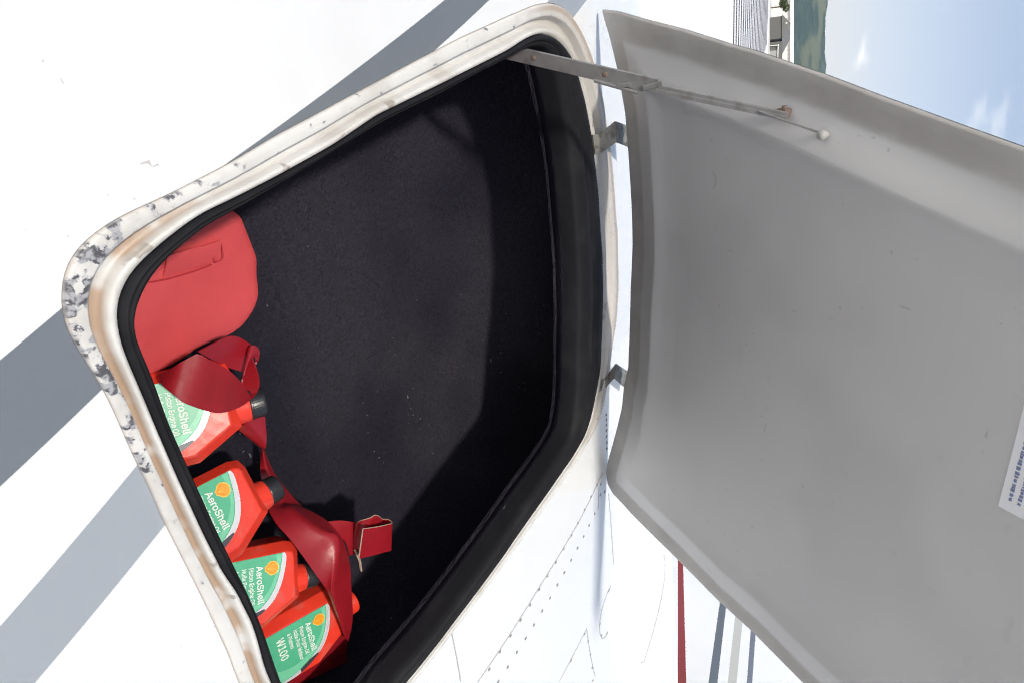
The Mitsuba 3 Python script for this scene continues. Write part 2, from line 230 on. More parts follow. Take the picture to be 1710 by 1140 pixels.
def frame_color(p, n, uv):
    u, v, w = coords(p)
    t = uv.y
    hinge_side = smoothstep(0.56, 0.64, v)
    corner = smoothstep(0.30, 0.05, dr.sqrt(dr.square(u - 0.03) + dr.square(v - 0.02) * 2.2))
    sill = smoothstep(0.16, 0.03, v)
    c = mix((0.55, 0.545, 0.535), (0.46, 0.445, 0.425), smoothstep(0.4, 0.75, dirt(u, v, 30)))
    c = mix(c, (0.40, 0.375, 0.345), hinge_side * 0.75)  # hinge-side shade put into the paint colour, together with grime
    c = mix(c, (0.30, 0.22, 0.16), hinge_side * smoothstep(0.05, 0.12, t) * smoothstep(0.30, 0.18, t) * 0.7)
    rust = smoothstep(0.46, 0.54, t) * smoothstep(0.80, 0.73, t)
    c = mix(c, (0.36, 0.245, 0.165), rust * (0.04 + 0.86 * sill) * smoothstep(0.15, 0.5, fbm(u * 45, v * 45, 1)))
    c = mix(c, (0.42, 0.32, 0.24), smoothstep(0.05, 0.0, t) * 0.55)
    patch = smoothstep(0.34, 0.10, u - v * 1.2) * smoothstep(0.15, 0.06, v + dr.maximum(u - 0.1, 0) * 0.1)
    chip = fbm(u * 150, v * 150, 2, octaves=5) + 0.27 * patch - 0.09
    outer = smoothstep(0.46, 0.36, t) * smoothstep(0.0, 0.04, t)
    c = mix(c, (0.36, 0.36, 0.37), smoothstep(0.62, 0.70, chip) * outer * 0.8)
    c = mix(c, mix((0.07, 0.07, 0.08), (0.30, 0.30, 0.32), smoothstep(0.35, 0.65, fbm(u * 260, v * 260, 5))), smoothstep(0.70, 0.735, chip) * outer)
    inner = smoothstep(0.74, 0.80, t)
    c = mix(c, (0.30, 0.27, 0.24), smoothstep(0.76, 0.82, fbm(u * 60, v * 60, 9) + 0.06 * sill) * inner)
    return c


def liner_color(p, n, uv):
    u, v, w = coords(p)
    c = mix((0.0105, 0.0097, 0.0165), (0.022, 0.0200, 0.0285), smoothstep(0.3, 0.75, fbm(u * 5, v * 5, w * 5)))
    c = c * (0.6 + 0.8 * noise(u * 450, v * 450, w * 450))
    return mix(c, (0.25, 0.25, 0.25), smoothstep(0.945, 0.96, noise(u * 200, v * 200, w * 200)) * smoothstep(0.35, 0.5, noise(u * 9, v * 9)) * 0.6)


def door_in_color(p, n, uv):
    q = mi.Point3f(p) - mi.Point3f(*DO.tolist())
    d_ = lambda e: q.x * float(e[0]) + q.y * float(e[1]) + q.z * float(e[2])
    s, d, h = d_(DS), d_(DD), d_(DM)
    c = mix((0.465, 0.465, 0.472), (0.43, 0.43, 0.437), smoothstep(0.35, 0.7, fbm(s * 6, d * 6, 1)))
    c = mix(c, (0.38, 0.37, 0.36), smoothstep(0.80, 0.9, fbm(s * 38, d * 38, 5)) * 0.25)
    c = mix(c, (0.30, 0.28, 0.26), smoothstep(0.955, 0.985, noise(s * 110, d * 110, 2)) * 0.5 * smoothstep(0.5, 0.6, noise(s * 9, d * 9, 8)))
    c = mix(c, (0.38, 0.37, 0.36), smoothstep(0.66, 0.95, noise(s * 13, d * 13, 3)) * 0.10)
    edge = smoothstep(0.004, 0.0, uv.y) + smoothstep(0.006, 0.0, dr.abs(uv.y - 0.031)) * 0.35
    c = mix(c, (0.20, 0.18, 0.16), dr.clip(edge, 0, 1) * 0.75 * smoothstep(0.25, 0.55, fbm(s * 40, d * 40)))
    arc = dr.sqrt(dr.square(s - 0.196) + dr.square(d - 0.222))
    c = mix(c, (0.28, 0.27, 0.26), smoothstep(0.0011, 0.0002, dr.abs(arc - 0.012)) * smoothstep(0.0, 0.004, d - 0.226) * 0.8)
    return mix(c, mix((0.27, 0.26, 0.25), (0.36, 0.35, 0.34), fbm(s * 30, d * 30, 6)), smoothstep(0.040, 0.026, uv.y) * 0.9)


mat('body_paint', base_color=mikit.proc(body_color), roughness=0.15, specular=0.5, clearcoat=0.4, clearcoat_gloss=0.9)
mat('white_paint', base_color=mikit.proc(white_color), roughness=0.3)
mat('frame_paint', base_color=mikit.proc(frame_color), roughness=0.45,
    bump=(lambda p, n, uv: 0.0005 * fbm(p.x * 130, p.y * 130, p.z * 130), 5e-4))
mat('liner', base_color=mikit.proc(liner_color), roughness=0.95, specular=0.2,
    bump=(lambda p, n, uv: 0.0014 * noise(p.x * 420, p.y * 420, p.z * 420) + 0.004 * noise(p.x * 22, p.y * 22, p.z * 22), 4e-4))
mat('rubber', base_color=mikit.proc(lambda p, n, uv: mix((0.008, 0.008, 0.0105), (0.014, 0.014, 0.016), smoothstep(0.4, 0.9, fbm(p.x * 40, p.y * 40, p.z * 40)))), roughness=0.7, specular=0.2)
mat('door_inner', base_color=mikit.proc(door_in_color), roughness=0.5)
mat('steel', base_color=mikit.proc(lambda p, n, uv: mix((0.24, 0.24, 0.245), (0.16, 0.155, 0.15), smoothstep(0.4, 0.85, fbm(p.x * 70, p.y * 70, p.z * 70)))), roughness=0.42, metallic=0.5)
mat('hinge_metal', base_color=mikit.proc(lambda p, n, uv: mix((0.24, 0.235, 0.22), (0.13, 0.12, 0.11), smoothstep(0.45, 0.7, fbm(p.x * 110, p.y * 110, p.z * 110)))), roughness=0.5, metallic=0.3)
mat('rivet_metal', base_color=(0.19, 0.19, 0.20), roughness=0.5)
mat('seam', base_color=(0.30, 0.30, 0.32), roughness=0.7)
mat('corrugation_dark', base_color=(0.10, 0.10, 0.13), roughness=0.6)
mat('bag_vinyl', base_color=mikit.proc(lambda p, n, uv: mix((0.52, 0.062, 0.068), (0.47, 0.052, 0.058), fbm(p.x * 30, p.y * 30, p.z * 30))), roughness=0.45,
    bump=(lambda p, n, uv: 0.00012 * noise(p.x * 900, p.y * 900, p.z * 900) + 0.003 * fbm(p.x * 18, p.y * 18, p.z * 18), 4e-4))
mat('strap_vinyl', base_color=mikit.proc(lambda p, n, uv: mix((0.26, 0.008, 0.016), (0.20, 0.007, 0.012), fbm(p.x * 40, p.y * 40, p.z * 40))), roughness=0.36,
    bump=(lambda p, n, uv: 0.0001 * noise(p.x * 900, p.y * 900, p.z * 900) + 0.001 * fbm(p.x * 40, p.y * 40, p.z * 40), 4e-4))
mat('strap_edge', base_color=(0.36, 0.27, 0.2), roughness=0.8)
mat('stitch', base_color=(0.36, 0.02, 0.03), roughness=0.6)
mat('bottle_plastic', base_color=mikit.proc(lambda p, n, uv: mix(mix((0.66, 0.042, 0.020), (0.58, 0.03, 0.018), fbm(p.x * 25, p.y * 25, p.z * 25)), (0.52, 0.10, 0.08), smoothstep(0.52, 0.72, fbm(p.x * 55, p.y * 55, p.z * 55)) * 0.45)), roughness=0.33,
    bump=(lambda p, n, uv: 0.00025 * fbm(p.x * 120, p.y * 120, p.z * 120), 5e-4))
mat('cap_plastic', base_color=(0.018, 0.019, 0.022), roughness=0.35)
mat('label_green', base_color=(0.07, 0.36, 0.21), roughness=0.35)
mat('label_pale', base_color=(0.14, 0.46, 0.29), roughness=0.35)
mat('silver_foil', base_color=(0.58, 0.58, 0.62), roughness=0.3, metallic=0.25)
mat('dark_foil', base_color=(0.06, 0.06, 0.075), roughness=0.3, metallic=0.3)
mat('emblem_yellow', base_color=(0.75, 0.42, 0.06), roughness=0.4)
mat('emblem_orange', base_color=(0.80, 0.24, 0.012), roughness=0.4)
mat('print_white', base_color=(0.60, 0.66, 0.62), roughness=0.5)
mat('print_blue', base_color=(0.16, 0.19, 0.34), roughness=0.6)
mat('placard_white', base_color=(0.70, 0.71, 0.74), roughness=0.4)
mat('knob_rubber', base_color=(0.30, 0.295, 0.285), roughness=0.6)
mat('rust', base_color=(0.13, 0.09, 0.075), roughness=0.8)

# ---------------------------------------------------------------- ground, hill, far buildings
def ground_color(p, n, uv):
    c = mix((0.36, 0.355, 0.34), (0.28, 0.275, 0.265), fbm(p.x * 0.35, p.y * 0.35))
    joint = dr.minimum(dr.abs(p.x / 5 - dr.round(p.x / 5)), dr.abs(p.y / 5 - dr.round(p.y / 5))) * 5
    return mix((0.1, 0.1, 0.1), c, smoothstep(0.008, 0.02, joint))


mat('concrete', base_color=mikit.proc(ground_color), roughness=0.9)
put('ground', trimesh.creation.box((9000, 9000, 0.5), transform=trimesh.transformations.translation_matrix((0, 2500, -0.25))), 'concrete', False)
labels['ground'] = {'label': 'pale concrete apron under the airplane', 'kind': 'structure'}

hx, hy = np.meshgrid(np.linspace(-2600, 1200, 420), np.linspace(1500, 3400, 130))
ridge = 112 + 26 * (meshkit.fbm(np.stack([hx / 420, hx * 0 + 2, hx * 0], -1), 4, 3) - 0.5) * 2
prof = np.clip((hy - 1500) / 900, 0, 1)
prof = prof * prof * (3 - 2 * prof) * np.clip((3400 - hy) / 700, 0, 1)
hz = ridge * prof * (0.86 + 0.28 * meshkit.fbm(np.stack([hx / 260, hy / 260, hx * 0], -1), 4, 8)) + 5 * meshkit.noise(np.stack([hx / 14, hy / 14, hx * 0], -1), 4) * (prof > 0.02) - 1
put('hill', tm(np.stack([hx, hy, hz], -1).reshape(-1, 3), grid_faces(*hx.shape)[:, ::-1]), 'hillside', True)
mat('hillside', base_color=mikit.proc(lambda p, n, uv: mix(mix((0.020, 0.036, 0.022), (0.036, 0.055, 0.028), noise(p.x / 17, p.y / 17)), (0.085, 0.095, 0.05), smoothstep(0.48, 0.62, fbm(p.x / 110, p.y / 110, 1, octaves=4)) * 0.9)), roughness=1.0, specular=0.0)
labels['hill'] = {'label': 'hazy wooded hill on the horizon', 'kind': 'structure'}

mat('hangar_wall', base_color=mikit.proc(lambda p, n, uv: mix((0.74, 0.73, 0.70), (0.66, 0.65, 0.62), smoothstep(0.4, 0.6, dr.abs(p.x - dr.round(p.x)) * 2))), roughness=0.7)
mat('shed_wall', base_color=(0.12, 0.12, 0.117), roughness=0.8)
mat('shed_pale', base_color=(0.34, 0.34, 0.335), roughness=0.8)
mat('shed_roof', base_color=(0.15, 0.147, 0.142), roughness=0.7)
def box(x0, x1, y0, y1, z0, z1):
    return trimesh.creation.box((x1 - x0, y1 - y0, z1 - z0), transform=trimesh.transformations.translation_matrix(((x0 + x1) / 2, (y0 + y1) / 2, (z0 + z1) / 2)))
put('hangar__wall', box(-130, -20, 190, 215, 0, 4.05), 'hangar_wall', False)
put('hangar__roof', tm([(-130.6, 189.4, 4.05), (-19.4, 189.4, 4.05), (-19.4, 202, 5.0), (-130.6, 202, 5.0), (-130.6, 215.5, 4.05), (-19.4, 215.5, 4.05)], [(0, 1, 2), (0, 2, 3), (3, 2, 5), (3, 5, 4), (0, 4, 1), (1, 4, 5)]), 'hangar_wall', False)
tag('hangar', 'long low white hangar in front of the hill', 'hangar')
X = lambda r, y=150: r * y
# grey shed: gable end towards us
g0, g1, ga = X(-0.3935), X(-0.3635), X(-0.3820)
put('shed__wall', box(g0 + .25, g1 - .25, 150, 158, 0, 2.1), 'shed_wall', False)
gp = [(g0, 2.1), (g1, 2.1), (ga, 3.55)]
put('shed__gable', trimesh.convex.convex_hull(np.array([(x, y, z) for x, z in gp for y in (149.8, 158.2)])), 'shed_roof', False)
put('shed__vent', trimesh.creation.cylinder(.16, .1, sections=16, transform=trimesh.transformations.translation_matrix((ga, 149.74, 2.85)) @ trimesh.transformations.rotation_matrix(math.pi / 2, (1, 0, 0))), 'hangar_wall')
tag('shed', 'small grey shed with a pointed gable before the white hangar', 'shed')
n0, n1 = g1 + 0.1, X(-0.325)
put('annex__wall', box(n0, n1, 150.5, 157, 0, 2.15), 'shed_wall', False)
put('annex__door', box(n0 + 1.6, n1 - .4, 150.38, 150.5, 0, 1.3), 'shed_pale', False)
put('annex__downpipe', cat([tube([(n0 + 0.7, 150.2, 0), (n0 + 0.8, 150.2, 1.45)], .09), tube([(n0 + 0.8, 150.2, 1.45), (n1, 150.2, 1.25)], .09), trimesh.creation.icosphere(2, .18).apply_translation((n0 + .8, 150.2, 1.45))]), 'hangar_wall')
tag('annex', 'low flat-topped grey building with a white pipe beside the gabled shed', 'building')
rng = np.random.default_rng(4)
def leaves(c, r, k, size):
    d = rng.normal(size=(k, 3)); d /= np.linalg.norm(d, axis=1, keepdims=True)
    q = c + d * r * rng.uniform(.35, 1, (k, 1)) ** .6
    a = rng.normal(size=(k, 3)) * size; b = rng.normal(size=(k, 3)) * size
    return tm(np.stack([q - a, q + b, q + a - b * .5], 1).reshape(-1, 3), np.arange(3 * k).reshape(-1, 3))
mat('leaf', base_color=(0.07, 0.09, 0.03), roughness=0.8)
mat('bark', base_color=(0.13, 0.10, 0.07), roughness=0.9)
tx = X(-0.4035, 165)
put('tree__trunk', tube([(tx, 165, 0), (tx + .05, 165, 1.6), (tx, 165, 2.6)], .14), 'bark')
put('tree__crown', cat([leaves(np.array((tx + a, 165, z)), np.array((.9, .8, .55)), 160, .14) for a, z in ((0, 2.5), (-.7, 2.1), (.4, 3.0), (-1.2, 2.7))]), 'leaf', False)
tag('tree', 'small green tree beside the grey shed', 'tree')

# ---------------------------------------------------------------- the airplane: skin round the hatch
N = 420
CEN = np.array([0.36, 0.31])
def by_angle(pts):
    p = resample(pts, 3000, True) - CEN
    a = np.arctan2(p[:, 1], p[:, 0]); o = np.argsort(a); a, r = a[o], np.linalg.norm(p, axis=1)[o]
    t = np.linspace(-math.pi, math.pi, N, endpoint=False)
    rr = np.interp(t, np.r_[a - 2 * math.pi, a, a + 2 * math.pi], np.r_[r, r, r])
    k = np.array([1, 2, 3, 2, 1.0]); k /= k.sum()
    rr = np.convolve(np.r_[rr[-2:], rr, rr[:2]], k, 'valid')
    return CEN + rr[:, None] * np.stack([np.cos(t), np.sin(t)], 1)
RO, R1, R2 = by_angle(A['OUT']), by_angle(A['S1']), by_angle(A['S2'])
U0, U1, V0, V1 = -0.9, 2.7, -0.75, 1.6
hole = Polygon(RO)
ring2, ring3 = [np.array(hole.buffer(b).exterior.coords)[:-1] for b in (0.006, 0.02)]
gu, gv = np.meshgrid(np.linspace(U0, U1, 121), np.linspace(V0, V1, 80))
gp = np.stack([gu.ravel(), gv.ravel()], 1)
far = hole.buffer(0.03)
gp = gp[~shapely.contains_xy(far, gp[:, 0], gp[:, 1])]
sp = np.vstack([RO, resample(ring2, 320, True), resample(ring3, 240, True), gp])
tri = Delaunay(sp).simplices
c = sp[tri].mean(1)
tri = tri[~shapely.contains_xy(hole, c[:, 0], c[:, 1])]
e1, e2 = sp[tri[:, 1]] - sp[tri[:, 0]], sp[tri[:, 2]] - sp[tri[:, 0]]
cr = e1[:, 0] * e2[:, 1] - e1[:, 1] * e2[:, 0]
tri[cr < 0] = tri[cr < 0][:, ::-1]
top = tm(skin(sp[:, 0], sp[:, 1]), tri)
# the underside, closing the cross-section, and the two ends
a0, a1 = math.acos((V0 - 0.4) / 1.3), math.acos((V1 - 0.4) / 1.3)
th = np.linspace(a0, 2 * math.pi + a1, 60)
vv, hh = 0.4 + 1.3 * np.cos(th), -0.683 + np.where(np.sin(th) > 0, 0.7, 0.42) * np.sin(th)
cross = np.stack([flat(np.stack([vv * 0 + u, vv, hh], 1)) for u in (U0, U1)])
belly = tm(cross.reshape(-1, 3), grid_faces(2, 60))
ends = []
for u, e in ((U0, -0.5), (U1, 0.7)):
    tt = np.linspace(0, 2 * math.pi, 72, endpoint=False)
    rows = [flat(np.stack([tt * 0 + u + e * math.sin(q), 0.4 + 1.3 * math.cos(q) * np.cos(tt), -0.683 + math.cos(q) * np.where(np.sin(tt) > 0, 0.7, 0.42) * np.sin(tt)], 1)) for q in np.linspace(0, 1.55, 10)]
    ends.append(tm(np.array(rows).reshape(-1, 3), grid_faces(10, 72, True)))
put('airplane__fuselage', cat([top, belly] + ends), 'body_paint', 40)
tag('airplane', 'white airplane with grey stripes and its baggage door raised', 'airplane')

# frame: a pressed channel round the hatch
prof = [(0, -0.004), (0.03, 0.002), (0.07, 0.0045), (0.38, 0.005), (0.43, 0.003), (0.48, -0.005), (0.54, -0.0075), (0.70, -0.0075), (0.75, -0.004), (0.79, 0.002), (0.86, 0.004), (0.96, 0.003), (1.0, -0.001)]
def loft(rows): return tm(np.array(rows).reshape(-1, 3), grid_faces(len(rows), N, True))
wob = meshkit.noise(np.stack([RO[:, 0] * 25, RO[:, 1] * 25, RO[:, 0] * 0], 1), 2) - 0.5
rows, uvs = [], []
for t, h in prof:
    q = RO * (1 - t) + R1 * t
    rows.append(skin(q[:, 0], q[:, 1], h + 0.0012 * wob)); uvs.append(np.stack([np.arange(N) / N, np.full(N, t)], 1))
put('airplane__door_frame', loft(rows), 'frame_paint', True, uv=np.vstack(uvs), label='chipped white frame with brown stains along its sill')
rows = []
for t, h in [(0, -0.004), (0.0, 0.001), (0.06, 0.004), (0.2, 0.0075), (0.36, 0.008), (0.46, 0.0055), (0.5, 0.0035), (0.56, 0.0055), (0.72, 0.006), (0.9, 0.002), (1.0, -0.006), (1.0, -0.03)]:
    q = R1 * (1 - t) + R2 * t
    rows.append(skin(q[:, 0], q[:, 1], h + 0.0016 * wob))
put('airplane__door_frame__seal', loft(rows), 'rubber', True, label='black rubber seal lining the hatch opening')
# baggage compartment under the skin
bx = np.array(shapely.box(-0.08, -0.08, 0.72, 0.64).buffer(0.08).exterior.coords)[:-1]
B = by_angle(bx)
B2 = np.maximum(np.linalg.norm(B - CEN, axis=1), np.linalg.norm(R2 - CEN, axis=1) + 0.012)
B = CEN + (B - CEN) / np.linalg.norm(B - CEN, axis=1)[:, None] * B2[:, None]
rows = []
for q, h in ((R2, -0.026), (R2, -0.045)): rows.append(skin(q[:, 0], q[:, 1], h))
for t in (0.3, 0.7, 0.97):
    q = R2 * (1 - t) + B * t; rows.append(skin(q[:, 0], q[:, 1], -0.03))
floor_h = lambda v: -0.236 - 0.05 * v
for inset, k in ((0, 0.1), (0, 0.45), (0.008, 0.62), (0.022, 0.76), (0.045, 0.87), (0.075, 0.95), (0.11, 0.99), (0.15, 1.0), (0.25, 1.0), (0.33, 1.0), (0.3995, 1.0)):
    q = CEN + (B - CEN) * (1 - inset / 0.4)
    h0 = -skin_drop(B[:, 1]) - 0.045; rows.append(flat(np.c_[q, h0 * (1 - k) + k * floor_h(q[:, 1])]))
put('airplane__baggage_compartment', loft(rows), 'liner', True)

# rivets and seams on the skin
dome = trimesh.creation.icosphere(1, 1.0); dome.apply_scale((1, 1, 0.35))
RM = np.eye(4); RM[:3, 0], RM[:3, 1], RM[:3, 2] = EU, EV, EN
for k, (u, v) in enumerate(A['RIV']):
    g = dome.copy(); g.apply_scale(0.0030); g.apply_transform(RM); g.apply_translation(skin(u, v, 0.0003))
    put('airplane__fuselage__rivet' + (f'_{k:03d}' if k else ''), g, 'rivet_metal', True)
for k, s in enumerate(D['SEAM']):
    q = smooth_line(s, 40)
    put('airplane__fuselage__panel_seam' + (f'_{k:03d}' if k else ''), tube(skin(q[:, 0], q[:, 1], 0.0), 0.0011, 5), 'seam', True)

# ---------------------------------------------------------------- the raised door
edge = np.vstack([A['DOOR'], [(0.12, 0.72), (0.13, 0.77), (0.16, 0.83), (0.22, 0.85), (0.76, 0.85), (0.82, 0.83), (0.85, 0.77), (0.86, 0.70), (0.86, 0.60)], A['DOORR']])
def pan(p, d):
    return np.interp(d, [0, 0.003, 0.028, 0.036, 0.074, 0.081, 0.088, 0.12], [-0.003, 0.0, 0.0005, 0.003, 0.0165, 0.0178, 0.0130, 0.009]) + 0.0022 * (meshkit.fbm(np.c_[p * 9, p[:, :1] * 0], 3, 2) - 0.5)
dv, df = plate_mesh(edge, pan, 0.014, 0.004, (0.003, 0.015, 0.028, 0.036, 0.048, 0.061, 0.074, 0.081, 0.088, 0.104, 0.12))
half = len(dv) // 2
dist = shapely.distance(Polygon(edge).buffer(0).exterior, shapely.points(dv[:, :2]))
put('airplane__baggage_door', tm(door(dv[:, 0], dv[:, 1], dv[:, 2]), df), 'door_inner', True, uv=np.c_[dv[:, 0], dist], label='raised baggage door seen from its grey inner side')
for k, (a, b) in enumerate(D['HG']):
    n_ = '' if k == 0 else '_001'
    a, b = flat(smooth_line(a, 9) if 0 else np.array(a)), flat(np.array(b))
    put('airplane__baggage_door__hinge' + n_, sheet([a, b], 0.003), 'hinge_metal', 20)
    hb_x = a[3] - a[2]; hb_x /= np.linalg.norm(hb_x); hb_n = np.cross(hb_x, b[2] - a[2]); hb_n /= np.linalg.norm(hb_n)
    if hb_n @ (EYE - a[2]) < 0: hb_n = -hb_n
    bolt = trimesh.creation.cylinder(0.0042, 0.003, sections=6).union(trimesh.creation.cylinder(0.0062, 0.0012, sections=20), engine='manifold')
    M_ = np.eye(4); M_[:3, 0], M_[:3, 1], M_[:3, 2], M_[:3, 3] = hb_x, np.cross(hb_n, hb_x), hb_n, (a[2] + a[3] + b[2] + b[3]) / 4 + hb_n * 0.0022
    bolt.apply_transform(M_); put('airplane__baggage_door__hinge_bolt' + n_, bolt, 'rivet_metal', False)
# bumper, its bracket, placard
k = door(*A['DP'][0], 0.03)
def frame_at(o, x, y, z):
    M = np.eye(4); M[:3, 0], M[:3, 1], M[:3, 2], M[:3, 3] = x, y, z, o; return M
kn = trimesh.creation.revolve([(0, 0), (0.0030, 0), (0.0030, 0.003), (0.0048, 0.0036), (0.0055, 0.0065), (0.0048, 0.0095), (0.003, 0.011), (0, 0.0114)], sections=24)
DF = lambda o: frame_at(o, DS, DD, DM)
kn.apply_transform(DF(door(*A['DP'][0], 0.009))); put('airplane__baggage_door__bumper', kn, 'knob_rubber', 40, label='pale rubber bumper knob on the door')
br = cat([trimesh.creation.box((0.008, 0.012, 0.010), transform=trimesh.transformations.translation_matrix((0, 0, 0.0))), trimesh.creation.cylinder(0.0025, 0.014, sections=12, transform=trimesh.transformations.rotation_matrix(math.pi / 2, (0, 1, 0)))])
br.apply_transform(DF(door(*A['DP'][1], 0.012))); put('airplane__baggage_door__strut_bracket', br, 'rust', 30)
s1, d0 = 0.438, 0.645
PH = 0.026
pl = trimesh.creation.box((0.20, 0.10, 0.0012)); pl.apply_translation((s1 - 0.10, d0 + 0.05, 0)); 
def on_door(mesh, lift):
    g = mesh.copy(); v = g.vertices.copy()
    base = 0.009
    g.vertices = door(v[:, 0], v[:, 1], v[:, 2] + base + lift); return g
pl = pl.subdivide().subdivide()
put('airplane__baggage_door__placard', on_door(pl, 0.0012), 'placard_white', False, label='white placard with small blue print')
rng = np.random.default_rng(9)
marks = []
for r in range(8):
    x = s1 - 0.012
    while x > s1 - 0.18:
        w = rng.uniform(0.0012, 0.004)
        marks.append(trimesh.creation.box((w, rng.uniform(0.0022, 0.004), 0.0004), transform=trimesh.transformations.translation_matrix((x - w / 2, d0 + 0.009 + r * 0.0085, 0))))
        x -= w + rng.uniform(0.0006, 0.0024)
put('airplane__baggage_door__placard_print', on_door(cat(marks), 0.0022), 'print_blue', False)
# stay: a flat link from the jamb to the door
SA, SM, SB = A['STR']
l = (SB - SA) / np.linalg.norm(SB - SA)
wd = EU - l * (EU @ l); wd /= np.linalg.norm(wd); td = np.cross(l, wd)
if td @ (EYE - SA) < 0: td = -td
put('airplane__support_strut', bar(SA - l * 0.03, SM, wd, 0.017, 0.003), 'steel', False, label='worn metal door stay of two links')
put('airplane__support_strut__lip', bar(SA - l * 0.02 + wd * 0.0085 - td * 0.004, SM - l * 0.015 + wd * 0.0085 - td * 0.004, wd, 0.002, 0.011), 'steel', False)
put('airplane__support_strut__upper_link', cat([bar(SM - l * 0.06 - td * 0.005 + wd * 0.004, SB - td * 0.003, wd, 0.006, 0.0025), bar(SM - l * 0.06 - td * 0.004 + wd * 0.009, SB + wd * 0.003 - td * 0.001, td, 0.0015, 0.005)]), 'steel', False)
put('airplane__support_strut__clip', cat([bar(SM - l * 0.075 + wd * 0.010 + td * 0.001, SM - l * 0.02 + wd * 0.012 + td * 0.002, wd, 0.004, 0.004), bar(SM - l * 0.014 + wd * 0.004 + td * 0.004, SM + l * 0.006 - wd * 0.006 + td * 0.004, td, 0.002, 0.006), bar(SM - l * 0.045 + wd * 0.009 + td * 0.003, SM - l * 0.03 + wd * 0.004 + td * 0.003, td, 0.002, 0.005)]), 'steel', False)
put('airplane__support_strut__rod', tube([SB - l * 0.03 + wd * 0.002, door(*A['DP'][0], 0.012)], 0.0011, 8), 'steel', True)
for j, t in enumerate((0.05, 0.34)):
    g = dome.copy(); g.apply_scale(0.0035); M = frame_at(SA + t * (SB - SA) + td * 0.0018, l, wd, td); g.apply_transform(M)
    put('airplane__support_strut__rivet' + ('' if j == 0 else '_001'), g, 'rust', True)

# ---------------------------------------------------------------- wing and striped fuselage beyond
S = np.array([-0.589, 0.807, 0.058]); S /= np.linalg.norm(S)
EH = EU / np.linalg.norm(EU); WN = np.cross(EH, S); WN *= np.sign(WN[2])
W0 = np.array([-1.216, 2.9, 1.447])
wing = lambda k, j, h=0.0: W0 + np.asarray(k)[..., None] * S + np.asarray(j)[..., None] * EH + np.asarray(h)[..., None] * WN
kk, jj = np.meshgrid(np.linspace(-1.25, 2.15, 24), np.linspace(-1.6, 1.2, 40), indexing='ij')
thick = 0.05 * np.sqrt(np.clip(1 - ((jj + 0.2) / 1.41) ** 2, 0, 1))
wv = np.concatenate([wing(kk, jj, 0 * kk).reshape(-1, 3), wing(kk, jj, -0.01 - 2 * thick).reshape(-1, 3)])
wf = grid_faces(24, 40); o = 24 * 40
idx = np.arange(o).reshape(24, 40); rim = np.r_[idx[0], idx[1:, -1], idx[-1, ::-1][1:], idx[::-1, 0][1:]]
a_, b_ = rim[:-1], rim[1:]
put('airplane__wing', tm(wv, np.vstack([wf, wf[:, ::-1] + o, np.stack([a_, b_, b_ + o], 1), np.stack([a_, b_ + o, a_ + o], 1)])), 'white_paint', 30)
rng = np.random.default_rng(2)
K = np.cumsum(np.r_[0.0, np.full(20, 0.098)])
for i, k in enumerate(K):
    j1 = 0.75
    q = wing(np.full(2, k), np.array([-1.5, j1]), np.full(2, 0.002))
    put('airplane__wing__corrugation_strip' + (f'_{i:03d}' if i else ''), bar(q[0], q[1], S, 0.009, 0.0035), 'corrugation_dark', False)  # added dark strips standing in for the wing's corrugation lines

FC, FS, FU, FE = [np.array(x) for x in D['FUS']]
ra, rb = 0.55, 0.85
def fus_point(t, an, sh=1.0, shz=None):
    shz = sh if shz is None else shz
    return FC + t * FE + ra * sh * math.cos(an) * FS + rb * shz * math.sin(an) * FU
ts = np.r_[-0.78 + 0.0, np.linspace(-0.76, 4.0, 30)]
ring = np.linspace(0, 2 * math.pi, 96, endpoint=False)
rows = []
for q in np.linspace(0.0, 1, 14)[:-1]: rows.append([fus_point(-0.62 - 0.22 * (1 - q), a, max(0.002, math.sqrt(1 - (1 - q) ** 2))) for a in ring])
for t in np.linspace(-0.62, 4.0, 12): rows.append([fus_point(t, a) for a in ring])
for q in np.linspace(1, 0.0, 14)[1:]: rows.append([fus_point(4.0 + 0.8 * (1 - q), a, max(0.002, math.sqrt(1 - (1 - q) ** 2))) for a in ring])
off0 = float(FC @ FE) * 0
def nacelle_color(p, n, uv):
    t = p.x * float(FE[0]) + p.y * float(FE[1]) + p.z * float(FE[2]); z = p.x * float(FU[0]) + p.y * float(FU[1]) + p.z * float(FU[2])
    t, z = t - float(FC @ FE), z - float(FC @ FU)
    c = mix((0.60, 0.62, 0.655), (0.56, 0.58, 0.615), fbm(p.x * 4, p.y * 4, p.z * 4))
    L = D['FST']
    def above(l):
        (t0, z0), (t1, z1) = l; return z - (z0 + (t - t0) * (z1 - z0) / (t1 - t0))
    for k, col in enumerate(((0.17, 0.016, 0.022), (0.075, 0.095, 0.125), (0.35, 0.36, 0.36), (0.11, 0.125, 0.17))):
        c = mix(c, col, smoothstep(-0.0006, 0.0006, above(L[2 * k])) * smoothstep(0.0006, -0.0006, above(L[2 * k + 1])))
    return c
mat('nacelle_paint', base_color=mikit.proc(nacelle_color), roughness=0.3)
put('airplane__engine_nacelle', tm(np.array(rows).reshape(-1, 3), grid_faces(len(rows), 96, True)), 'nacelle_paint', True, label='white engine nacelle with red, blue and grey stripes')
# fairing on the skin between hatch and nacelle
fa = trimesh.creation.icosphere(4, 1.0); fa.apply_scale((0.26, 0.13, 0.03)); FM = RM.copy(); fa.apply_transform(FM); fa.apply_translation(skin(1.27, 0.70, -0.006))
put('airplane__fairing', fa, 'white_paint', True)

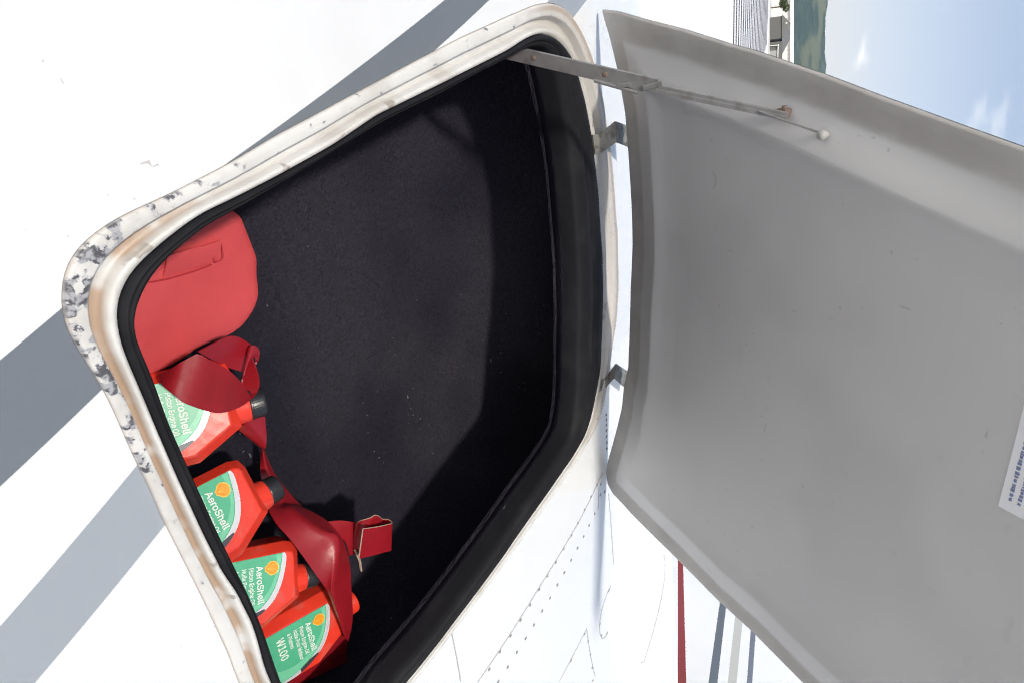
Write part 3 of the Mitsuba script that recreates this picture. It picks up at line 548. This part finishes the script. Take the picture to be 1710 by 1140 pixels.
# ---------------------------------------------------------------- oil bottles
def hull_spheres(pts, r):
    s = trimesh.creation.icosphere(2, r).vertices
    return trimesh.convex.convex_hull(np.vstack([s + np.array(q) for q in pts]))
BO = Polygon([(-0.050, 0.0), (0.052, 0.0), (0.052, 0.152), (0.024, 0.200), (-0.034, 0.200), (-0.046, 0.196), (-0.050, 0.184)])
def ring_pts(d, z): return [(x, y, z) for x, y in list(BO.buffer(-d, join_style=2).exterior.coords)[:-1]]
b_body = hull_spheres(ring_pts(0.004, 0.015) + ring_pts(0.004, -0.015) + ring_pts(0.0125, 0.027) + ring_pts(0.0125, -0.027), 0.004)
rotx = trimesh.transformations.rotation_matrix(-math.pi / 2, (1, 0, 0))
def lathe_y(prof, x0, sections=40):
    g = trimesh.creation.revolve(prof, sections=sections); g.apply_transform(rotx); g.apply_translation((x0, 0, 0)); return g
b_neck = lathe_y([(0.021, 0.194), (0.0185, 0.203), (0.0175, 0.209), (0.0165, 0.2125), (0.0, 0.2125)], 0.005)
cap = trimesh.creation.revolve([(0, 0.2127), (0.0168, 0.2127), (0.0172, 0.2135), (0.0171, 0.2150), (0.0161, 0.2156), (0.0158, 0.2265), (0.0135, 0.2292), (0.0, 0.2300)], sections=72)
cv_ = cap.vertices.copy(); an = np.arctan2(cv_[:, 1], cv_[:, 0]); side = (cv_[:, 2] > 0.2152) & (np.hypot(cv_[:, 0], cv_[:, 1]) > 0.0145)
cv_[side, :2] *= (1 - 0.03 * (np.round(an[side] / (2 * math.pi) * 72) % 2))[:, None]; cap.vertices = cv_
cap.apply_transform(rotx); cap.apply_translation((0.005, 0, 0))
ARC = smooth_line([(-0.0395, 0.1785), (-0.0350, 0.1800), (-0.0145, 0.1765), (0.015, 0.163), (0.032, 0.140), (0.0405, 0.112), (0.0415, 0.03)], 40)
def ext(poly, z, t): 
    g = trimesh.creation.extrude_polygon(poly, t); g.apply_translation((0, 0, z)); return g
outer = Polygon(np.vstack([ARC, [(-0.0395, 0.03)]]))
inn = Polygon(np.vstack([ARC, [(-0.0395, 0.03)]]).tolist()).intersection(Polygon(np.vstack([ARC - np.array([0.0042, 0.0048]), [(-0.0395, 0.03)]]))).buffer(0)
band = outer.difference(inn)
band = max(getattr(band, 'geoms', [band]), key=lambda g: g.area)
dark = band.intersection(Polygon([(0.024, 0.150), (0.06, 0.170), (0.06, 0.122), (0.030, 0.122)]))
dark2 = band.intersection(Polygon([(-0.052, 0.19), (-0.0378, 0.19), (-0.0378, 0.16), (-0.05, 0.16)]))
pale = inn.intersection(inn.buffer(-0.0).difference(Point(-0.030, 0.115).buffer(0.052))).buffer(-0.001)
ZF = 0.0311
def label_text(s, width, x, y, bold=False, hmax=None):
    g = meshkit.text_mesh(s, 0.006, 0.0002, bold); w = g.bounds[1, 0] - g.bounds[0, 0]
    sc = width / w; g.apply_translation((-g.bounds[0, 0], 0, 0)); g.apply_scale((sc, sc if hmax is None else hmax / 0.006, 1)); g.apply_translation((x, y, ZF + 0.0007)); return g
texts = [label_text('AeroShell', 0.046, -0.029, 0.1425, True, 0.0078), label_text('Piston Engine Oil', 0.045, -0.0285, 0.1335, True, 0.0054), label_text('Huile Pour Moteur', 0.049, -0.0285, 0.1250, True, 0.0054),
         label_text('à Pistons', 0.024, -0.0280, 0.1165, True, 0.0052), label_text('W100', 0.034, -0.0280, 0.1010, True, 0.0105)]
fan = [(-0.0022, -0.0075), (0.0022, -0.0075), (0.0030, -0.0058)] + [(0.0078 * math.cos(a), 0.0072 * math.sin(a) + 0.0008) for a in np.linspace(-0.5, math.pi + 0.5, 22)] + [(-0.0030, -0.0058)]
shell_out = Polygon(fan).buffer(0.0009).buffer(0); shell_in = Polygon(fan).buffer(-0.0004)
grooves = [LineString([(0, -0.0055), (0.0075 * math.sin(a), 0.0008 + 0.0072 * math.cos(a))]).buffer(0.00022) for a in (-0.95, -0.55, -0.18, 0.18, 0.55, 0.95)]
for gr in grooves: shell_in = shell_in.difference(gr)
e_out, e_in = ext(shell_out, ZF + 0.0007, 0.0002), cat([ext(g, ZF + 0.0009, 0.0002) for g in getattr(shell_in, 'geoms', [shell_in])])
for g in (e_out, e_in): g.apply_translation((-0.0235, 0.1610, 0))
BL = ['red oil bottle under the folded red ribbon, farthest from the loose strap end', 'red oil bottle second from the pouch, its black cap bare beside the long strap',
      'red oil bottle third from the pouch, its cap touching the edge of the long strap', 'red oil bottle farthest from the pouch, strap across its neck, grade printed on its label']
BL[0] = 'red oil bottle nearest the pouch, half hidden under a red ribbon bow'
for i, q in enumerate(D['BOT']):
    key = 'oil_bottle' + (f'_{i:03d}' if i else '')
    R_ = Rot.from_euler('zxy', q[:3]).as_matrix(); off = np.array(q[3:6])
    def B_(g):
        g = g.copy(); g.vertices = flat((g.vertices - np.array([0, 0.12, 0])) @ R_.T + off); return g
    put(key + '__body', B_(cat([b_body, b_neck])), 'bottle_plastic', 28)
    put(key + '__cap', B_(cap), 'bottle_plastic' if i == 3 else 'cap_plastic', 35)
    put(key + '__label', B_(ext(outer, ZF, 0.0004)), 'label_green', False)
    put(key + '__label__border', B_(ext(band, ZF + 0.0002, 0.0004)), 'silver_foil', False)
    put(key + '__label__border_mark', B_(ext(dark, ZF + 0.0004, 0.0004)), 'dark_foil', False)
    if not pale.is_empty:
        put(key + '__label__sheen', B_(cat([ext(g, ZF + 0.0002, 0.0003) for g in getattr(pale, 'geoms', [pale])])), 'label_pale', False)  # highlight arc painted onto the label as a pale green shape
    put(key + '__label__emblem', B_(e_out), 'emblem_yellow', False)
    put(key + '__label__emblem_shell', B_(e_in), 'emblem_orange', False)
    for j, g in enumerate(texts):
        put(key + '__label__lettering' + (f'_{j:03d}' if j else ''), B_(g), 'print_white', False)
    tag(key, BL[i], 'bottle', 'oil bottles lying in the baggage compartment')

# ---------------------------------------------------------------- red pouch
bag = A['BAG'][:, :2]
def puff(p, d):
    return -0.172 + 0.004 * np.clip(d / 0.012, 0, 1) ** 0.5 + 0.006 * meshkit.fbm(np.c_[p * 16, p[:, :1] * 0], 3, 5)
bv, bf = plate_mesh(smooth_line(np.vstack([bag, bag[:1]]), 90)[:-1], puff, 0.008, lambda p, h: np.minimum(h - 0.012, -0.232), (0.003, 0.008, 0.016))
put('red_pouch__body', tm(flat(bv), bf), 'bag_vinyl', 50)
def drape(pts, lift, n=30):
    q = smooth_line(np.array(pts)[:, :2], n); return np.c_[q, np.full(n, -0.1655 + lift)]
s_ = drape(D['SLOT'], 0.002)
flap_lo = s_.copy(); flap_lo[:, 0] += 0.020; flap_lo[:, 1] -= 0.012; flap_lo[:, 2] -= 0.001
s_[:, 2] += 0.004
put('red_pouch__pocket_flap', sheet([flat(s_), flat((s_ + flap_lo) / 2 + [0, 0, .002]), flat(flap_lo)], 0.0015), 'bag_vinyl', 50)
tb = drape(np.vstack([D['TAB'], D['TAB'][:1]]), 0.004, 60)
put('red_pouch__stitching', cat([tube(flat(tb), 0.0008, 5), tube(flat(drape(D['FOLD'], 0.003)), 0.0009, 5)]), 'stitch', True)
tag('red_pouch', 'flat red vinyl pouch tucked in the corner of the compartment', 'pouch')

# ---------------------------------------------------------------- red streamers
def ribbon(keys, bsdf='strap_vinyl'):
    a, b = D['RB'][keys]
    a, b = smooth_line(a, 26), smooth_line(b, 26)
    t = np.linspace(0, 1, 7)[:, None, None]
    return sheet(flat(a[None] * (1 - t) + b[None] * t), 0.0016)
for k, (nm, src) in enumerate((('front_fold', 'front'), ('back_fold', 'back'), ('curl', 'loop'), ('side_fold', 'side'))):
    put('red_ribbon__' + nm, ribbon(src), 'strap_vinyl', 50)
tag('red_ribbon', 'red vinyl ribbon folded in a bow over the bottle next to the pouch', 'ribbon')
Lc, Mc, Rc = [smooth_line(x, 60) for x in D['STRAP']]
tt = np.linspace(-1, 1, 11)[:, None, None]
quad = np.where(tt < 0, Lc * (-tt) + Mc * (1 + tt), Mc * (1 - tt) + Rc * tt)
put('red_strap__band', sheet(flat(quad), 0.0018), 'strap_vinyl', 60)
put('red_strap__twist', ribbon('tip'), 'strap_vinyl', 50)
put('red_strap__lower_band', ribbon('under'), 'strap_vinyl', 50)
put('red_strap__roll', ribbon('tube'), 'strap_vinyl', 50)
put('red_strap__loop', ribbon('loopend'), 'strap_vinyl', 50)
put('red_strap__loop__cut_edge', cat([tube(flat(smooth_line(D['RB'][s][0], 30)), 0.0008, 5) for s in ('loopend', 'loopfront')] + [tube(flat(smooth_line([D['RB']['loopfront'][0][-1], D['RB']['loopfront'][1][-1]], 8)), 0.0009, 5)]), 'strap_edge', True)
put('red_strap__loop_end', ribbon('loopfront'), 'strap_vinyl', 50)
put('red_strap__loop_tail', ribbon('looptail'), 'strap_edge', 50)
tag('red_strap', 'long red vinyl strap with a looped end across the bottle caps', 'strap')

# ---------------------------------------------------------------- the air
scene['air'] = {'type': 'homogeneous', 'albedo': {'type': 'rgb', 'value': [0.93, 0.95, 0.97]}, 'sigma_t': {'type': 'rgb', 'value': [0.00005, 0.000065, 0.0001]}}
scene['haze_shell'] = {'type': 'null'}
scene['haze'] = {'type': 'cube', 'to_world': T().translate([0, 2500, 119.5]).scale([4800, 4800, 120.5]), 'bsdf': {'type': 'ref', 'id': 'haze_shell'}, 'interior': {'type': 'ref', 'id': 'air'}}
labels['haze'] = {'label': 'thin blue haze in the air', 'kind': 'stuff'}
scene['camera']['medium'] = {'type': 'ref', 'id': 'air'}
